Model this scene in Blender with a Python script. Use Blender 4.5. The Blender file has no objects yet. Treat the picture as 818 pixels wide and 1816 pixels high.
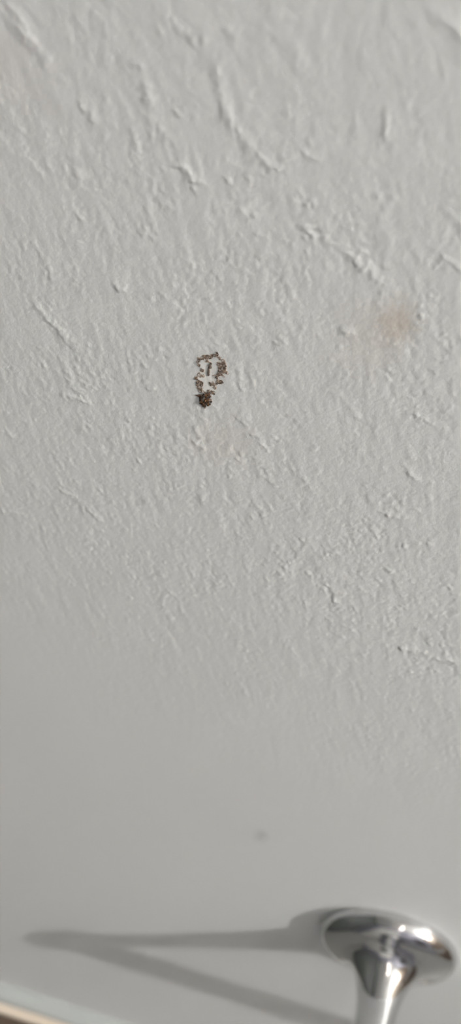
import bpy, bmesh, math, random
import numpy as np
from mathutils import Vector, Matrix

# ------------------------------------------------------------------ camera
W, H = 818, 1816
FPX = 908 / math.tan(math.radians(25))
VX, VY = 1210.0, -1220.0                 # where the wall's normal vanishes in the picture
FC, FDEPTH = (691, 1668), 0.440         # centre of the chrome flange in the picture, its depth
ROLL = math.radians(-4.5)
nrm = np.array([(VX - 409) / FPX, (908 - VY) / FPX, 1.0]); nrm /= np.linalg.norm(nrm)
p0 = np.array([1.0, 0, 0]) - nrm[0] * nrm; p0 /= np.linalg.norm(p0)
q0 = np.cross(nrm, p0); q0 = q0 if q0[1] > 0 else -q0
XA = math.cos(ROLL) * p0 + math.sin(ROLL) * q0
ZA = -math.sin(ROLL) * p0 + math.cos(ROLL) * q0
M3 = np.array([XA, nrm, ZA])            # camera (right, up, forward) -> world
FLANGE = np.array([0.0, 0.0, 1.30])     # flange centre on the wall plane y = 0
CAM = FLANGE - M3 @ (np.array([(FC[0] - 409) / FPX, (908 - FC[1]) / FPX, 1.0]) * FDEPTH)

def wall_xz(x, y):
    """point of the wall plane seen at a place measured in the photograph"""
    d = M3 @ np.array([(x - 409) / FPX, (908 - y) / FPX, 1.0])
    t = -CAM[1] / d[1]
    P = CAM + t * d
    return np.array([P[0], P[2]])

sc = bpy.context.scene
col = sc.collection
cam_d = bpy.data.cameras.new('camera')
cam = bpy.data.objects.new('camera', cam_d); col.objects.link(cam)
r, u, f = M3 @ np.array([1, 0, 0]), M3 @ np.array([0, 1, 0]), M3 @ np.array([0, 0, 1])
cam.matrix_world = Matrix(((r[0], u[0], -f[0], CAM[0]), (r[1], u[1], -f[1], CAM[1]),
                           (r[2], u[2], -f[2], CAM[2]), (0, 0, 0, 1)))
cam_d.sensor_fit = 'VERTICAL'; cam_d.sensor_height = 24.0; cam_d.sensor_width = 24.0
cam_d.lens = 12.0 / math.tan(math.radians(25))
cam_d.clip_start = 0.005; cam_d.clip_end = 20
cam_d.dof.use_dof = True
fp = wall_xz(430, 740)
cam_d.dof.focus_distance = float((np.array([fp[0], 0, fp[1]]) - CAM) @ f)
cam_d.dof.aperture_fstop = cam_d.lens / 3.2
sc.camera = cam

# ------------------------------------------------------------------ world and exposure
wd = bpy.data.worlds.new('world'); sc.world = wd; wd.use_nodes = True
wd.node_tree.nodes['Background'].inputs[0].default_value = (0.75, 0.82, 0.9, 1)
wd.node_tree.nodes['Background'].inputs[1].default_value = 0.3
sc.view_settings.view_transform = 'Standard'
sc.view_settings.look = 'None'
sc.view_settings.gamma = 1.0
sc.view_settings.use_curve_mapping = False
sc.view_settings.exposure = 1.30
sc.cycles.max_bounces = 6; sc.cycles.diffuse_bounces = 3; sc.cycles.glossy_bounces = 4
VANITY = 2250.0        # emission of the wall lamp's bulb
CEILING = 80.0        # emission of the ceiling lamp's bulbs

# ------------------------------------------------------------------ helpers
def srgb(*c):
    return tuple((v / 255 / 12.92 if v / 255 <= 0.04045 else ((v / 255 + 0.055) / 1.055) ** 2.4) for v in c) + (1.0,)

class NT:
    def __init__(self, name):
        self.m = bpy.data.materials.new(name); self.m.use_nodes = True
        self.t = self.m.node_tree; self.b = self.t.nodes['Principled BSDF']
    def n(self, kind, **kw):
        nd = self.t.nodes.new(kind)
        for k, v in kw.items():
            if k.startswith('_'): setattr(nd, k[1:], v)
            else: nd.inputs[k.replace('__', ' ')].default_value = v
        return nd
    def l(self, a, b): self.t.links.new(a, b)

def simple(name, color, rough=0.5, metal=0.0, var=0.08, scale=40.0, bump=0.0):
    k = NT(name)
    k.b.inputs['Roughness'].default_value = rough; k.b.inputs['Metallic'].default_value = metal
    tc = k.n('ShaderNodeTexCoord'); nz = k.n('ShaderNodeTexNoise', Scale=scale, Detail=4.0)
    k.l(tc.outputs['Object'], nz.inputs['Vector'])
    mx = k.n('ShaderNodeMix', _data_type='RGBA')
    mx.inputs[6].default_value = tuple(c * (1 - var) for c in color[:3]) + (1,)
    mx.inputs[7].default_value = tuple(min(1, c * (1 + var)) for c in color[:3]) + (1,)
    k.l(nz.outputs['Fac'], mx.inputs[0]); k.l(mx.outputs[2], k.b.inputs['Base Color'])
    if bump:
        bp = k.n('ShaderNodeBump', Strength=bump, Distance=0.001)
        k.l(nz.outputs['Fac'], bp.inputs['Height']); k.l(bp.outputs[0], k.b.inputs['Normal'])
    return k.m

def emitter(name, color, strength):
    k = NT(name)
    k.b.inputs['Base Color'].default_value = (0.9, 0.9, 0.9, 1)
    k.b.inputs['Emission Color'].default_value = color
    k.b.inputs['Emission Strength'].default_value = strength
    return k.m

def link(name, me, mat=None, parent=None, smooth=True):
    o = bpy.data.objects.new(name, me); col.objects.link(o)
    if mat: me.materials.append(mat)
    if smooth: me.polygons.foreach_set('use_smooth', [True] * len(me.polygons))
    if parent: o.parent = parent
    return o

def from_bm(name, bm, mat, parent=None, smooth=True):
    bmesh.ops.recalc_face_normals(bm, faces=bm.faces[:])
    me = bpy.data.meshes.new(name); bm.to_mesh(me); bm.free()
    return link(name, me, mat, parent, smooth)

def tag(o, label, cat, group=None):
    o['label'] = label; o['category'] = cat
    if group: o['group'] = group
    return o

def structure(o, label=None):
    o['kind'] = 'structure'
    if label: o['label'] = label
    return o

def empty(name, loc):
    o = bpy.data.objects.new(name, None); col.objects.link(o); o.location = loc
    o.empty_display_size = 0.02
    return o

def bm_box(bm, lo, hi, bevel=0.0):
    vs = [bm.verts.new((x, y, z)) for x in (lo[0], hi[0]) for y in (lo[1], hi[1]) for z in (lo[2], hi[2])]
    fs = [(0, 1, 3, 2), (4, 6, 7, 5), (0, 4, 5, 1), (2, 3, 7, 6), (0, 2, 6, 4), (1, 5, 7, 3)]
    F = [bm.faces.new([vs[i] for i in q]) for q in fs]
    if bevel:
        es = {e for fc in F for e in fc.edges}
        bmesh.ops.bevel(bm, geom=list(es), offset=bevel, segments=2, affect='EDGES', profile=0.5)

def bm_lathe(bm, prof, origin, axis, seg=64, cap0=False, cap1=False):
    """prof: (radius, distance along axis)"""
    a = Vector(axis).normalized()
    s = a.orthogonal().normalized(); t = a.cross(s); o = Vector(origin)
    rings = []
    for rr, h in prof:
        rings.append([bm.verts.new(o + a * h + (s * math.cos(k * 2 * math.pi / seg) + t * math.sin(k * 2 * math.pi / seg)) * rr)
                      for k in range(seg)])
    for A, B in zip(rings, rings[1:]):
        for k in range(seg):
            bm.faces.new((A[k], A[(k + 1) % seg], B[(k + 1) % seg], B[k]))
    if cap0: bm.faces.new(rings[0][::-1])
    if cap1: bm.faces.new(rings[-1])

def smooth_prof(pts, n=6):
    """Catmull-Rom through profile points"""
    P = [np.array(q, float) for q in pts]; P = [2 * P[0] - P[1]] + P + [2 * P[-1] - P[-2]]
    out = []
    for i in range(1, len(P) - 2):
        for k in range(n):
            t = k / n
            out.append(0.5 * (2 * P[i] + (P[i + 1] - P[i - 1]) * t + (2 * P[i - 1] - 5 * P[i] + 4 * P[i + 1] - P[i + 2]) * t * t
                              + (3 * P[i] - P[i - 1] - 3 * P[i + 1] + P[i + 2]) * t ** 3))
    out.append(P[-2])
    return [tuple(q) for q in out]

# ------------------------------------------------------------------ the textured wall
rng = np.random.default_rng(11)
cor = np.array([wall_xz(*c) for c in ((-60, -60), (W + 60, -60), (-60, H + 60), (W + 60, H + 60))])
X0, X1 = cor[:, 0].min() - 0.02, cor[:, 0].max() + 0.03
ZT = cor[:, 1].max() + 0.01
ZM = wall_xz(409, 1330)[1]
ZB = cor[:, 1].min() - 0.01
STEP = 0.00042
nx = int((X1 - X0) / STEP); nz = int((ZT - ZB) / STEP)
gx = X0 + STEP * np.arange(nx); gz = ZB + STEP * np.arange(nz)

fx = np.fft.fftfreq(nx, STEP)[None, :]; fz = np.fft.fftfreq(nz, STEP)[:, None]
def field(lam_a, lam_b, ang, seed, band=0.55):
    """random relief with wavelength lam_a along direction ang and lam_b across it"""
    g = np.random.default_rng(seed).standard_normal((nz, nx))
    c, s = math.cos(ang), math.sin(ang)
    ka = (fx * c + fz * s) * lam_a; kb = (-fx * s + fz * c) * lam_b
    k = np.sqrt(ka * ka + kb * kb)
    filt = np.exp(-((k - 0.9) / band) ** 2) * (k > 0)
    o = np.fft.ifft2(np.fft.fft2(g) * filt).real
    return o / o.std()

# brush / roller grain runs down and to the right in the picture
d = wall_xz(440, 760) - wall_xz(400, 660)
GR = math.atan2(d[1], d[0])
def fractal(aniso, ang, seed, l0, l1, beta):
    """broad-band relief: wavelengths l0..l1, stretched by aniso along ang"""
    g = np.random.default_rng(seed).standard_normal((nz, nx))
    c, s = math.cos(ang), math.sin(ang)
    ka = (fx * c + fz * s) * math.sqrt(aniso); kb = (-fx * s + fz * c) / math.sqrt(aniso)
    k = np.sqrt(ka * ka + kb * kb) + 1e-9
    filt = k ** -beta * np.exp(-(k * l0) ** 2 * 0.5) * (1 - np.exp(-(k * l1) ** 2))
    o = np.fft.ifft2(np.fft.fft2(g) * filt).real
    return o / o.std()
h1 = fractal(1.35, GR, 1, .0012, .0050, 0.9)
h2 = fractal(1.2, GR + 0.5, 2, .0009, .0026, 0.6)
h3 = fractal(2.4, GR - 0.2, 3, .0030, .0140, 1.2)
patch = fractal(1.8, GR, 7, .004, .014, 1.0)
blotch = fractal(1.2, 0.4, 5, .02, .07, 1.0)
zmid, zlow = wall_xz(409, 1050)[1], wall_xz(409, 1500)[1]
smoothed = np.clip((gz - zlow) / (zmid - zlow), 0.25, 1.0)[:, None]     # the paint is rolled smoother lower down
top = np.clip((gz - wall_xz(409, 420)[1]) / 0.05, 0, 1)[:, None]
leftish = np.clip((wall_xz(300, 900)[0] - gx) / 0.06, 0, 1)[None, :]
amp = np.clip(0.75 + 0.25 * blotch + 0.45 * patch, 0.12, 2.2) * smoothed * (1 - 0.5 * top) * (1 - 0.5 * leftish)
crest = np.maximum(h1 - 0.75, 0) ** 0.9                                 # crisp little peaks, flatter paint between
pit = np.maximum(-h2 - 1.2, 0)
hh = amp * (0.016 * h1 + 0.050 * crest + 0.016 * h2 - 0.03 * pit) + 0.028 * h3 * (0.4 + 0.6 * smoothed)
hh *= 1e-3
GX, GZ = np.meshgrid(gx, gz)

def add_ridge(pts, height, width):
    P = [wall_xz(*q) for q in pts]
    w = width * 1e-3; best = np.zeros_like(hh); lo = np.min(P, axis=0) - 4 * w; hi = np.max(P, axis=0) + 4 * w
    i0, i1 = np.searchsorted(gx, [lo[0], hi[0]]); j0, j1 = np.searchsorted(gz, [lo[1], hi[1]])
    sx = GX[j0:j1, i0:i1] + .0004 * h1[j0:j1, i0:i1]; sz = GZ[j0:j1, i0:i1] + .0005 * patch[j0:j1, i0:i1]
    dist = np.full(sx.shape, 1e9)
    for A, B in zip(P, P[1:]):
        ab = B - A; L = ab @ ab
        t = np.clip(((sx - A[0]) * ab[0] + (sz - A[1]) * ab[1]) / L, 0, 1)
        dist = np.minimum(dist, np.hypot(sx - A[0] - t * ab[0], sz - A[1] - t * ab[1]))
    wob = 0.85 + 0.2 * h2[j0:j1, i0:i1] + 0.28 * patch[j0:j1, i0:i1]
    hh[j0:j1, i0:i1] += height * 1e-3 * np.exp(-(dist / w) ** 2) * np.clip(wob, 0.05, 1.7) * 0.68

for pts, hgt, wid in [
    ([(28, 22), (45, 55), (62, 85), (82, 100)], .34, 1.1),
    ([(243, 118), (254, 150), (264, 172)], .30, .9),
    ([(260, 160), (264, 176)], .28, .8),
    ([(298, 38), (312, 58), (335, 66), (368, 54), (405, 50)], .34, 1.2),
    ([(314, 287), (335, 305), (358, 326)], .42, .75),
    ([(388, 120), (390, 165), (403, 205), (420, 235), (442, 256)], .30, .9),
    ([(462, 272), (483, 292), (512, 284), (538, 274), (562, 286)], .33, .8),
    ([(395, 100), (385, 130)], .2, .9),
    ([(684, 196), (688, 236)], .34, 1.0),
    ([(785, 30), (820, 66)], .34, 1.5),
    ([(520, 85), (535, 125)], .2, 1.2),
    ([(574, 398), (600, 428), (636, 462), (660, 482), (674, 494)], .22, .9),
    ([(652, 462), (662, 492)], .16, .9),
    ([(55, 425), (75, 460), (95, 492)], .22, .8),
    ([(64, 540), (100, 576), (126, 602), (150, 648)], .24, .75),
    ([(108, 640), (135, 690), (158, 712)], .20, .8),
    ([(115, 700), (155, 713)], .34, .8),
    ([(0, 762), (42, 782)], .22, .8),
    ([(428, 735), (440, 752)], .28, .9),
    ([(452, 770), (472, 798)], .32, .8),
    ([(600, 700), (635, 735)], .18, .8),
    ([(742, 735), (772, 760)], .26, .8),
    ([(785, 455), (814, 477)], .34, .8),
    ([(718, 1146), (742, 1156), (768, 1166), (818, 1174)], .36, .9),
    ([(250, 330), (275, 405)], .20, .9),
    ([(150, 185), (165, 208)], .3, 1.0),
    ([(275, 215), (280, 245)], .26, 1.0),
    ([(232, 228), (238, 246)], .24, .9),
    ([(575, 360), (585, 376)], .28, .9),
    ([(610, 583), (618, 585)], .42, .8),
    ([(497, 603), (500, 608)], .34, .8),
    ([(206, 500), (218, 508)], .32, .8),
    ([(268, 686), (272, 690)], .30, .7),
    ([(45, 850), (75, 868)], .22, .9),
    ([(5, 905), (40, 912)], .24, .9),
    ([(112, 870), (165, 905), (180, 925)], .22, .8),
    ([(680, 905), (720, 918)], .26, .8),
    ([(540, 850), (556, 872)], .24, .7),
    ([(720, 830), (738, 845)], .28, .8),
    ([(470, 845), (480, 860)], .2, .8),
    ([(630, 1040), (660, 1060)], .24, .8),
    ([(585, 1025), (600, 1075)], .2, .8),
    ([(500, 1030), (530, 980), (550, 950)], .2, .8),
    ([(640, 1300), (648, 1306)], .3, 1.0),
    ([(462, 1352), (472, 1360)], .25, 1.2),
]:
    add_ridge(pts, hgt, wid)

# fade the relief out towards the rim of the finely meshed area
fade = np.minimum(1, np.minimum(GX - X0, X1 - GX) / 0.012)
fade = np.minimum(fade, np.minimum(GZ - ZB, ZT - GZ) / 0.008).clip(0, 1)
hh *= fade

RX0, RX1, RY0, RZ1 = -1.05, 1.95, -2.1, 2.90
jm = int((ZM - ZB) / STEP)
rows = np.concatenate([np.arange(0, jm, 3), np.arange(jm, nz)])
lx = np.concatenate([[RX0, -0.7], gx, [0.6, RX1]]); lz = np.concatenate([[0.0, 0.6], gz[rows], [RZ1 - 0.4, RZ1]])
hz = np.zeros((len(lz), len(lx))); hz[2:-2, 2:-2] = hh[rows]
VXg, VZg = np.meshgrid(lx, lz)
co = np.stack([VXg, -hz, VZg], -1).reshape(-1, 3).astype(np.float32)
nr, nc = len(lz), len(lx)
idx = np.arange(nr * nc).reshape(nr, nc)
quads = np.stack([idx[:-1, :-1], idx[:-1, 1:], idx[1:, 1:], idx[1:, :-1]], -1).reshape(-1, 4)
me = bpy.data.meshes.new('wall_back')
me.vertices.add(len(co)); me.vertices.foreach_set('co', co.ravel())
me.loops.add(quads.size); me.loops.foreach_set('vertex_index', quads.ravel().astype(np.int32))
me.polygons.add(len(quads))
me.polygons.foreach_set('loop_start', np.arange(0, quads.size, 4, dtype=np.int32))
me.polygons.foreach_set('use_smooth', np.ones(len(quads), dtype=bool))
me.update(calc_edges=True); me.validate()

def wall_paint():
    k = NT('wall_paint')
    k.b.inputs['Roughness'].default_value = 0.5
    k.b.inputs['Specular IOR Level'].default_value = 0.35
    tc = k.n('ShaderNodeTexCoord')
    nz1 = k.n('ShaderNodeTexNoise', Scale=9.0, Detail=3.0)
    k.l(tc.outputs['Object'], nz1.inputs['Vector'])
    base = k.n('ShaderNodeMix', _data_type='RGBA')
    base.inputs[6].default_value = (.658, .672, .672, 1); base.inputs[7].default_value = (.698, .712, .712, 1)
    k.l(nz1.outputs['Fac'], base.inputs[0])
    cur = base.outputs[2]
    # faint stains soaked into the paint, each at its place on the wall
    for n, (px, py, rx, rz, colr, strg, ns) in enumerate([
            (704, 574, .0065, .0088, (.50, .41, .31, 1), .50, 420.0),
            (655, 605, .0120, .0150, (.62, .57, .52, 1), .30, 300.0),
            (395, 785, .0120, .0120, (.62, .56, .52, 1), .30, 260.0),
            (372, 668, .0036, .0085, (.88, .87, .84, 1), .75, 700.0),
            (463, 1482, .0042, .0075, (.40, .40, .40, 1), .45, 300.0),
            (20, 130, .0150, .0150, (.64, .60, .57, 1), .20, 160.0)]):
        c = wall_xz(px, py)
        mp = k.n('ShaderNodeMapping', _vector_type='POINT')
        mp.inputs['Location'].default_value = (-c[0] / rx, 0, -c[1] / rz)
        mp.inputs['Scale'].default_value = (1 / rx, 0, 1 / rz)
        k.l(tc.outputs['Object'], mp.inputs['Vector'])
        ln = k.n('ShaderNodeVectorMath', _operation='LENGTH'); k.l(mp.outputs[0], ln.inputs[0])
        nn = k.n('ShaderNodeTexNoise', Scale=ns, Detail=5.0, Roughness=0.65); k.l(tc.outputs['Object'], nn.inputs['Vector'])
        ad = k.n('ShaderNodeMath', _operation='MULTIPLY_ADD'); ad.inputs[1].default_value = 1.5
        k.l(nn.outputs['Fac'], ad.inputs[0]); k.l(ln.outputs['Value'], ad.inputs[2])
        mr = k.n('ShaderNodeMapRange', _interpolation_type='SMOOTHSTEP')
        for i, v in zip((1, 2, 3, 4), (0.75, 1.75, strg, 0.0)): mr.inputs[i].default_value = v
        k.l(ad.outputs[0], mr.inputs[0])
        mx = k.n('ShaderNodeMix', _data_type='RGBA'); mx.inputs[7].default_value = colr
        k.l(mr.outputs[0], mx.inputs[0]); k.l(cur, mx.inputs[6]); cur = mx.outputs[2]
    k.l(cur, k.b.inputs['Base Color'])
    fb = k.n('ShaderNodeTexNoise', Scale=750.0, Detail=3.5, Roughness=0.6); k.l(tc.outputs['Object'], fb.inputs['Vector'])
    bp = k.n('ShaderNodeBump', Strength=0.6, Distance=0.00022)
    k.l(fb.outputs['Fac'], bp.inputs['Height']); k.l(bp.outputs[0], k.b.inputs['Normal'])
    return k.m

wall_mat = wall_paint()
structure(link('wall_back', me, wall_mat, smooth=False), 'off-white wall with stippled paint texture and faint tan stains')

# ------------------------------------------------------------------ the rest of the room shell
plain = simple('plain_paint', (.68, .685, .68), 0.6, var=0.03, scale=6, bump=0.2)
def slab(name, lo, hi, mat, label=None):
    bm = bmesh.new(); bm_box(bm, lo, hi)
    return structure(from_bm(name, bm, mat, smooth=False), label)
slab('wall_left', (RX0 - .1, RY0, 0), (RX0, 0, RZ1), simple('dark_green_grey_paint', (.09, .10, .095), 0.5, var=0.05, scale=6))
slab('wall_right', (RX1, RY0, 0), (RX1 + .1, 0, RZ1), simple('tan_paint', (.27, .225, .18), 0.6, var=0.04, scale=6))
slab('wall_front', (RX0 - .1, RY0 - .1, 0), (RX1 + .1, RY0, RZ1), simple('violet_grey_paint', (.24, .24, .285), 0.5, var=0.05, scale=6))
slab('ceiling', (RX0 - .1, RY0 - .1, RZ1), (RX1 + .1, .1, RZ1 + .1), simple('ceiling_paint', (.74, .74, .73), 0.7, var=0.02))
slab('floor', (RX0 - .1, RY0 - .1, -.1), (RX1 + .1, .1, 0), simple('floor_tile', (.26, .26, .25), 0.4, var=0.15, scale=12))

# brown wooden door in the right wall
wood = simple('door_wood', (.20, .15, .115), 0.45, var=0.2, scale=14)
bm = bmesh.new(); bm_box(bm, (RX1 - .03, -1.25, .0), (RX1, -.45, 2.0), .004)
d1 = structure(from_bm('door_1', bm, wood, smooth=False))
bm = bmesh.new(); bm_box(bm, (-.55, RY0, 0), (.25, RY0 + .04, 2.05), .004)  # unseen white panel, added so the chrome reflects a light stripe
structure(from_bm('added_white_panel', bm, simple('white_panel_paint', (.66, .66, .64), 0.4, var=0.03), smooth=False))
bm = bmesh.new(); bm_box(bm, (.9, RY0, .9), (1.5, RY0 + .05, 1.9), .004)  # unseen dark panel on the same wall, added for dark bands in the chrome
structure(from_bm('added_dark_panel', bm, simple('dark_panel_paint', (.05, .05, .055), 0.4, var=0.03), smooth=False))
for z0, z1 in ((.2, .95), (1.1, 1.85)):
    bm = bmesh.new(); bm_box(bm, (RX1 - .04, -1.13, z0), (RX1 - .03, -.57, z1), .006); from_bm('door_panel', bm, wood, d1, smooth=False)

# trim along the wall below the towel bar: pale rounded cap, cream bead, brown panel under it
ztop = wall_xz(0, 1742)[1]; zc = wall_xz(0, 1790)[1]
cap_mat = simple('trim_cap', (.47, .50, .495), 0.25, var=0.03, scale=30)
cream_mat = simple('trim_bead', (.80, .70, .58), 0.3, var=0.04, scale=50)
brown_mat = simple('brown_panel', (.16, .10, .06), 0.4, var=0.25, scale=25, bump=0.3)
def moulding(name, prof, mat, parent=None):
    """prof: (y, z) outline run along the wall"""
    bm = bmesh.new()
    A = [bm.verts.new((RX0, y, z)) for y, z in prof]; B = [bm.verts.new((RX1, y, z)) for y, z in prof]
    n = len(prof)
    for k in range(n): bm.faces.new((A[k], A[(k + 1) % n], B[(k + 1) % n], B[k]))
    bm.faces.new(A[::-1]); bm.faces.new(B)
    return from_bm(name, bm, mat, parent, smooth=False)
def roundbar(z0, z1, dep, r1, r2, n=8):
    pr = [(0.0, z0)]
    pr += [(-dep + r2 - r2 * math.sin(a), z0 + r2 - r2 * math.cos(a)) for a in np.linspace(0, math.pi / 2, n)]
    pr += [(-dep + r1 - r1 * math.cos(a), z1 - r1 + r1 * math.sin(a)) for a in np.linspace(0, math.pi / 2, n)]
    return pr + [(0.0, z1)]
t1 = structure(moulding('trim_1', roundbar(ztop - .008, ztop, .0085, .003, .001), cap_mat),
               'pale rounded trim strip running along the wall')
moulding('trim_bead', roundbar(ztop - .014, ztop - .008, .0125, .002, .002), cream_mat, t1)
moulding('trim_panel', roundbar(0.10, ztop - .014, .0105, .001, .001), brown_mat, t1)

# ------------------------------------------------------------------ chrome towel bar
def chrome():
    k = NT('chrome')
    k.b.inputs['Metallic'].default_value = 1.0
    tc = k.n('ShaderNodeTexCoord'); nz1 = k.n('ShaderNodeTexNoise', Scale=160.0, Detail=4.0)
    k.l(tc.outputs['Object'], nz1.inputs['Vector'])
    mr = k.n('ShaderNodeMapRange')
    for i, v in zip((1, 2, 3, 4), (0.3, 0.75, 0.02, 0.08)): mr.inputs[i].default_value = v
    k.l(nz1.outputs['Fac'], mr.inputs[0]); k.l(mr.outputs[0], k.b.inputs['Roughness'])
    k.b.inputs['Base Color'].default_value = (.66, .665, .67, 1)
    return k.m
chrome_mat = chrome()
BAR_S, BAR_L = 0.064, 0.46
tb = empty('towel_bar', (0, 0, 1.30))
tag(tb, 'chrome towel bar post with round flared flange on the wall', 'towel bar')
mm = 1e-3
fl_prof = [(27.0, -.3), (27.5, .8), (27.6, 2.2), (27.2, 4.0), (26.2, 5.9), (24.3, 7.5), (21.8, 8.6), (19.2, 9.4), (17.2, 10.2)]
st_prof = [(17.3, 9.9), (17.0, 10.3), (15.0, 11.3), (12.9, 13.2), (11.0, 16.2), (9.4, 20.5), (8.1, 26.0), (7.2, 33.0), (6.2, 42.0), (5.8, 48.0), (5.9, 52.0), (6.6, 55.8)]
for x in (0.0, BAR_L):
    bm = bmesh.new(); bm_lathe(bm, [(a * mm, b * mm) for a, b in smooth_prof(fl_prof)] , (x, 0, 0), (0, -1, 0), 96)
    from_bm('flange', bm, chrome_mat, tb)
    bm = bmesh.new(); bm_lathe(bm, [(a * mm, b * mm) for a, b in smooth_prof(st_prof)], (x, 0, 0), (0, -1, 0), 72)
    from_bm('stem', bm, chrome_mat, tb)
    bm = bmesh.new()
    pr = [(.0100 * math.sin(a), BAR_S - .0100 * math.cos(a)) for a in np.linspace(.05, math.pi - .05, 20)]
    bm_lathe(bm, pr, (x, 0, 0), (0, -1, 0), 48, True, True)
    from_bm('socket', bm, chrome_mat, tb)
bm = bmesh.new(); bm_lathe(bm, [(.0062, 0.0), (.0062, BAR_L)], (0, -BAR_S, 0), (1, 0, 0), 40, True, True)
from_bm('bar', bm, chrome_mat, tb)

# ------------------------------------------------------------------ crumbly residue on the wall
def crumb_mat(name, dark, tan, amber, rough):
    k = NT(name)
    k.b.inputs['Roughness'].default_value = rough
    tc = k.n('ShaderNodeTexCoord'); nz1 = k.n('ShaderNodeTexNoise', Scale=1500.0, Detail=3.0, Roughness=0.7)
    k.l(tc.outputs['Object'], nz1.inputs['Vector'])
    cr = k.n('ShaderNodeValToRGB'); e = cr.color_ramp.elements
    e[0].position = 0.36; e[0].color = dark; e[1].position = 0.66; e[1].color = amber
    m = cr.color_ramp.elements.new(0.50); m.color = tan
    k.l(nz1.outputs['Fac'], cr.inputs[0]); k.l(cr.outputs[0], k.b.inputs['Base Color'])
    return k.m
ring_mat = crumb_mat('speckled_crust', srgb(58, 47, 40), srgb(116, 98, 85), srgb(172, 150, 130), 0.5)
film_mat = crumb_mat('pale_curls', srgb(128, 108, 94), srgb(164, 144, 126), srgb(190, 172, 154), 0.6)
fleck_mat = crumb_mat('dark_fleck', srgb(58, 46, 40), srgb(88, 74, 66), srgb(120, 104, 92), 0.6)
clump_mat = crumb_mat('brown_clump', srgb(30, 20, 14), srgb(58, 40, 27), srgb(150, 104, 64), 0.28)

ZS = 5.843
def zpt(zx, zy): return wall_xz(310 + zx / ZS, 600 + zy / ZS)
org = zpt(360, 420)
def surf(x, z):
    i = min(max(int(round((x - gx[0]) / STEP)), 0), nx - 1); j = min(max(int(round((z - gz[0]) / STEP)), 0), nz - 1)
    return float(hh[j, i])
rd = random.Random(5)

def bm_pebble(bm, c, rr, n=None):
    """small irregular crumb"""
    geo = bmesh.ops.create_icosphere(bm, subdivisions=1, radius=1.0)
    q = Matrix.Rotation(rd.uniform(0, 6.28), 3, Vector((rd.gauss(0, 1), rd.gauss(0, 1), rd.gauss(0, 1))).normalized())
    sx, sy, sz = rr * rd.uniform(.7, 1.35), rr * rd.uniform(.6, 1.0), rr * rd.uniform(.7, 1.35)
    for v in geo['verts']:
        w = v.co * rd.uniform(.72, 1.2)
        v.co = q @ Vector((w.x * sx, w.y * sy, w.z * sz)) + c

def bm_loop(bm, c, R, t, gap=0.0):
    """tiny curled husk: a bent ring lying on the wall"""
    n, m = 10, 5; a0 = rd.uniform(0, 6.28); ec = rd.uniform(.6, 1.0); ro = rd.uniform(0, 3.14)
    rings = []
    for i in range(n):
        a = a0 + (2 * math.pi - gap) * i / n; rr = R * rd.uniform(.85, 1.15)
        x, z = rr * math.cos(a), rr * ec * math.sin(a)
        cx, cz = x * math.cos(ro) - z * math.sin(ro), x * math.sin(ro) + z * math.cos(ro)
        rad = Vector((cx, 0, cz)).normalized(); tt = t * rd.uniform(.7, 1.3)
        rings.append([bm.verts.new(c + Vector((cx, 0, cz)) + rad * tt * math.cos(b) + Vector((0, -1, 0)) * tt * math.sin(b))
                      for b in [2 * math.pi * k / m for k in range(m)]])
    for i in range(n if gap == 0 else n - 1):
        A, B = rings[i], rings[(i + 1) % n]
        for k in range(m): bm.faces.new((A[k], A[(k + 1) % m], B[(k + 1) % m], B[k]))

def loc(zx, zy, lift=0.0):
    w = zpt(zx, zy)
    return Vector((w[0] - org[0], -surf(w[0], w[1]) - lift, w[1] - org[1]))

res = empty('speckled_residue', (org[0], 0, org[1]))
tag(res, 'ring of brown speckled crusty residue stuck on the textured wall', 'residue')
outer = [(250, 235), (262, 215), (285, 200), (310, 185), (335, 180), (365, 190), (392, 182), (418, 175), (440, 165), (462, 205), (480, 215),
         (500, 240), (520, 255), (528, 285), (522, 315), (540, 345), (500, 375), (495, 345), (470, 300), (460, 260), (455, 330),
         (462, 380), (432, 400), (475, 430), (485, 455), (455, 450), (440, 470), (415, 490), (410, 505), (395, 480), (375, 465),
         (390, 555), (365, 545), (262, 275), (275, 310), (290, 330), (262, 355), (285, 375), (255, 390), (225, 400), (228, 425), (245, 440), (272, 440),
         (285, 465), (238, 470), (240, 490), (265, 485), (270, 520), (268, 545), (330, 215), (380, 245), (350, 235),
         (480, 265), (495, 290), (515, 300), (480, 330), (470, 360), (400, 570)]
bm = bmesh.new()
for zx, zy in outer:
    for _ in range(rd.choice((1, 2, 3))):
        x, y = zx + rd.gauss(0, 7), zy + rd.gauss(0, 8)
        if rd.random() < .6: bm_loop(bm, loc(x, y, .00010), rd.uniform(9, 17) * .0000228, rd.uniform(3.2, 5.0) * .0000228, rd.choice((0, 0, 1.2)))
        else: bm_pebble(bm, loc(x, y, .00012), rd.uniform(5, 11) * .0000228)
crust = from_bm('crust', bm, ring_mat, res); crust['kind'] = 'stuff'
bm = bmesh.new()
for zx, zy in outer:
    for _ in range(1):
        x, y = zx + rd.gauss(0, 9), zy + rd.gauss(0, 10)
        bm_loop(bm, loc(x, y, .00005), rd.uniform(12, 20) * .0000228, rd.uniform(3.0, 4.5) * .0000228, 1.2)
film = from_bm('film', bm, film_mat, res); film['kind'] = 'stuff'; film['label'] = 'pale tan curls among the brown specks'
bm = bmesh.new()
for zx, zy, s in [(364, 282, 13), (368, 300, 14), (356, 330, 13), (353, 350, 13), (352, 372, 10), (362, 270, 9), (372, 290, 11), (360, 302, 13), (352, 318, 10), (354, 340, 11), (352, 362, 10), (352, 382, 6)]:
    bm_pebble(bm, loc(zx, zy, .00012), s * .000028)
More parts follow.
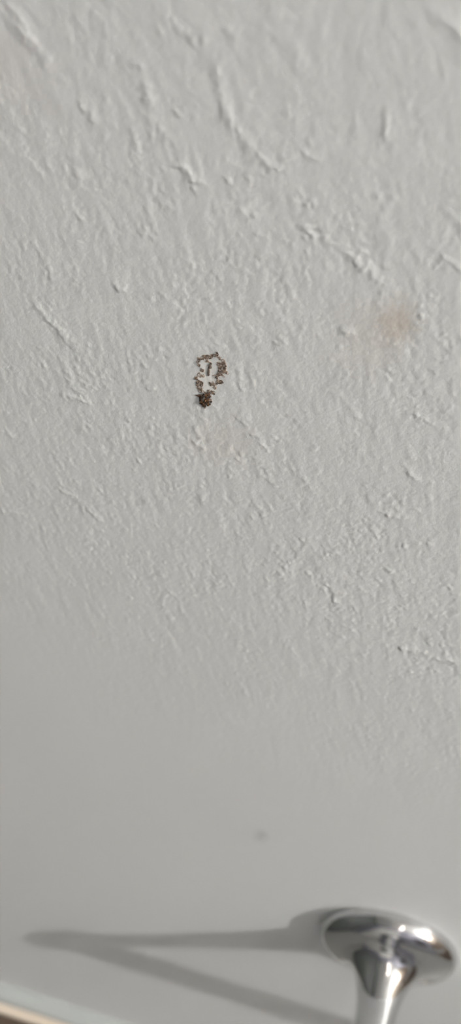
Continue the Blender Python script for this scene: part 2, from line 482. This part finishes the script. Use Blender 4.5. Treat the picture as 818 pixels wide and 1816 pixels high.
from_bm('fleck', bm, fleck_mat, res)['label'] = 'dark elongated fleck inside the ring'

clump = empty('debris_clump', (org[0], 0, org[1]))
tag(clump, 'small dark brown glossy debris clump just below the speckled ring', 'debris')
bm = bmesh.new()
for k in range(95):
    a, q = rd.uniform(0, 6.28), math.sqrt(rd.random())
    x, y = 322 + 62 * q * math.cos(a), 628 + 72 * q * math.sin(a)
    lift = .0009 * (1 - q * q) * rd.uniform(.5, 1.1) + .00012
    if rd.random() < .35: bm_loop(bm, loc(x, y, lift), rd.uniform(10, 18) * .0000228, rd.uniform(4, 6) * .0000228, rd.choice((0, 1.2)))
    else: bm_pebble(bm, loc(x, y, lift), rd.uniform(7, 15) * .0000228)
grains = from_bm('grain', bm, clump_mat, clump); grains['kind'] = 'stuff'
bm = bmesh.new()
for zx, zy, s in [(228, 586, 8), (238, 588, 10), (250, 592, 9), (262, 598, 8)]: bm_pebble(bm, loc(zx, zy, .0002), s * .000026)
from_bm('leg', bm, clump_mat, clump)
bm = bmesh.new()
for zx, zy, s in [(316, 704, 8), (318, 716, 6), (308, 698, 7)]: bm_pebble(bm, loc(zx, zy, .0002), s * .000026)
from_bm('tip', bm, ring_mat, clump)

# ------------------------------------------------------------------ lamps of the room
white_metal = simple('lamp_metal', (.70, .70, .70), 0.25, 1.0, var=0.02)
def bulb_part(parent, at, r, mat, up):
    bm = bmesh.new()
    pr = [(r * math.sin(t) * (1 if t < 1.9 else 1 - .12 * (t - 1.9)), -r * math.cos(t)) for t in np.linspace(.1, 2.7, 10)]
    bm_lathe(bm, pr, at, up, 16, True, True)
    b = from_bm('bulb', bm, mat, parent)
    bm = bmesh.new(); bm_lathe(bm, [(.6 * r, .9 * r), (.75 * r, r), (.75 * r, 2.4 * r), (.4 * r, 2.5 * r)], at, up, 20, True, True)
    from_bm('bulb_holder', bm, white_metal, b)

L0 = Vector((1.70, -0.84, 2.69))
vl = empty('wall_lamp', (RX1, L0.y, L0.z))
tag(vl, 'small chrome wall lamp with one round bulb on the right wall', 'lamp')
bm = bmesh.new(); bm_lathe(bm, [(.02, 0), (.045, 0), (.045, .012), (.02, .02)], (0, 0, .06), (-1, 0, 0), 32, True, True); from_bm('base_plate', bm, white_metal, vl)
bm = bmesh.new(); bm_lathe(bm, [(.008, 0), (.008, .24)], (-.01, 0, .06), (-1, 0, 0), 16, True, True); from_bm('arm', bm, white_metal, vl)
bulb_part(vl, (L0.x - RX1, 0, 0), .025, emitter('bulb_glow', (1.0, .99, .96, 1), VANITY), (0, 0, 1))

cl = empty('ceiling_light', (0.32, -1.30, RZ1))
tag(cl, 'ceiling lamp bar with five small glowing bulbs', 'lamp')
bm = bmesh.new(); bm_box(bm, (-.04, -.62, -.04), (.04, .62, 0), .006); from_bm('base_plate', bm, white_metal, cl)
ceil_glow = emitter('ceiling_bulb_glow', (1.0, .92, .83, 1), CEILING)
for k in range(5):
    bulb_part(cl, (0, -.56 + .28 * k, -.075), .015, ceil_glow, (0, 0, 1))
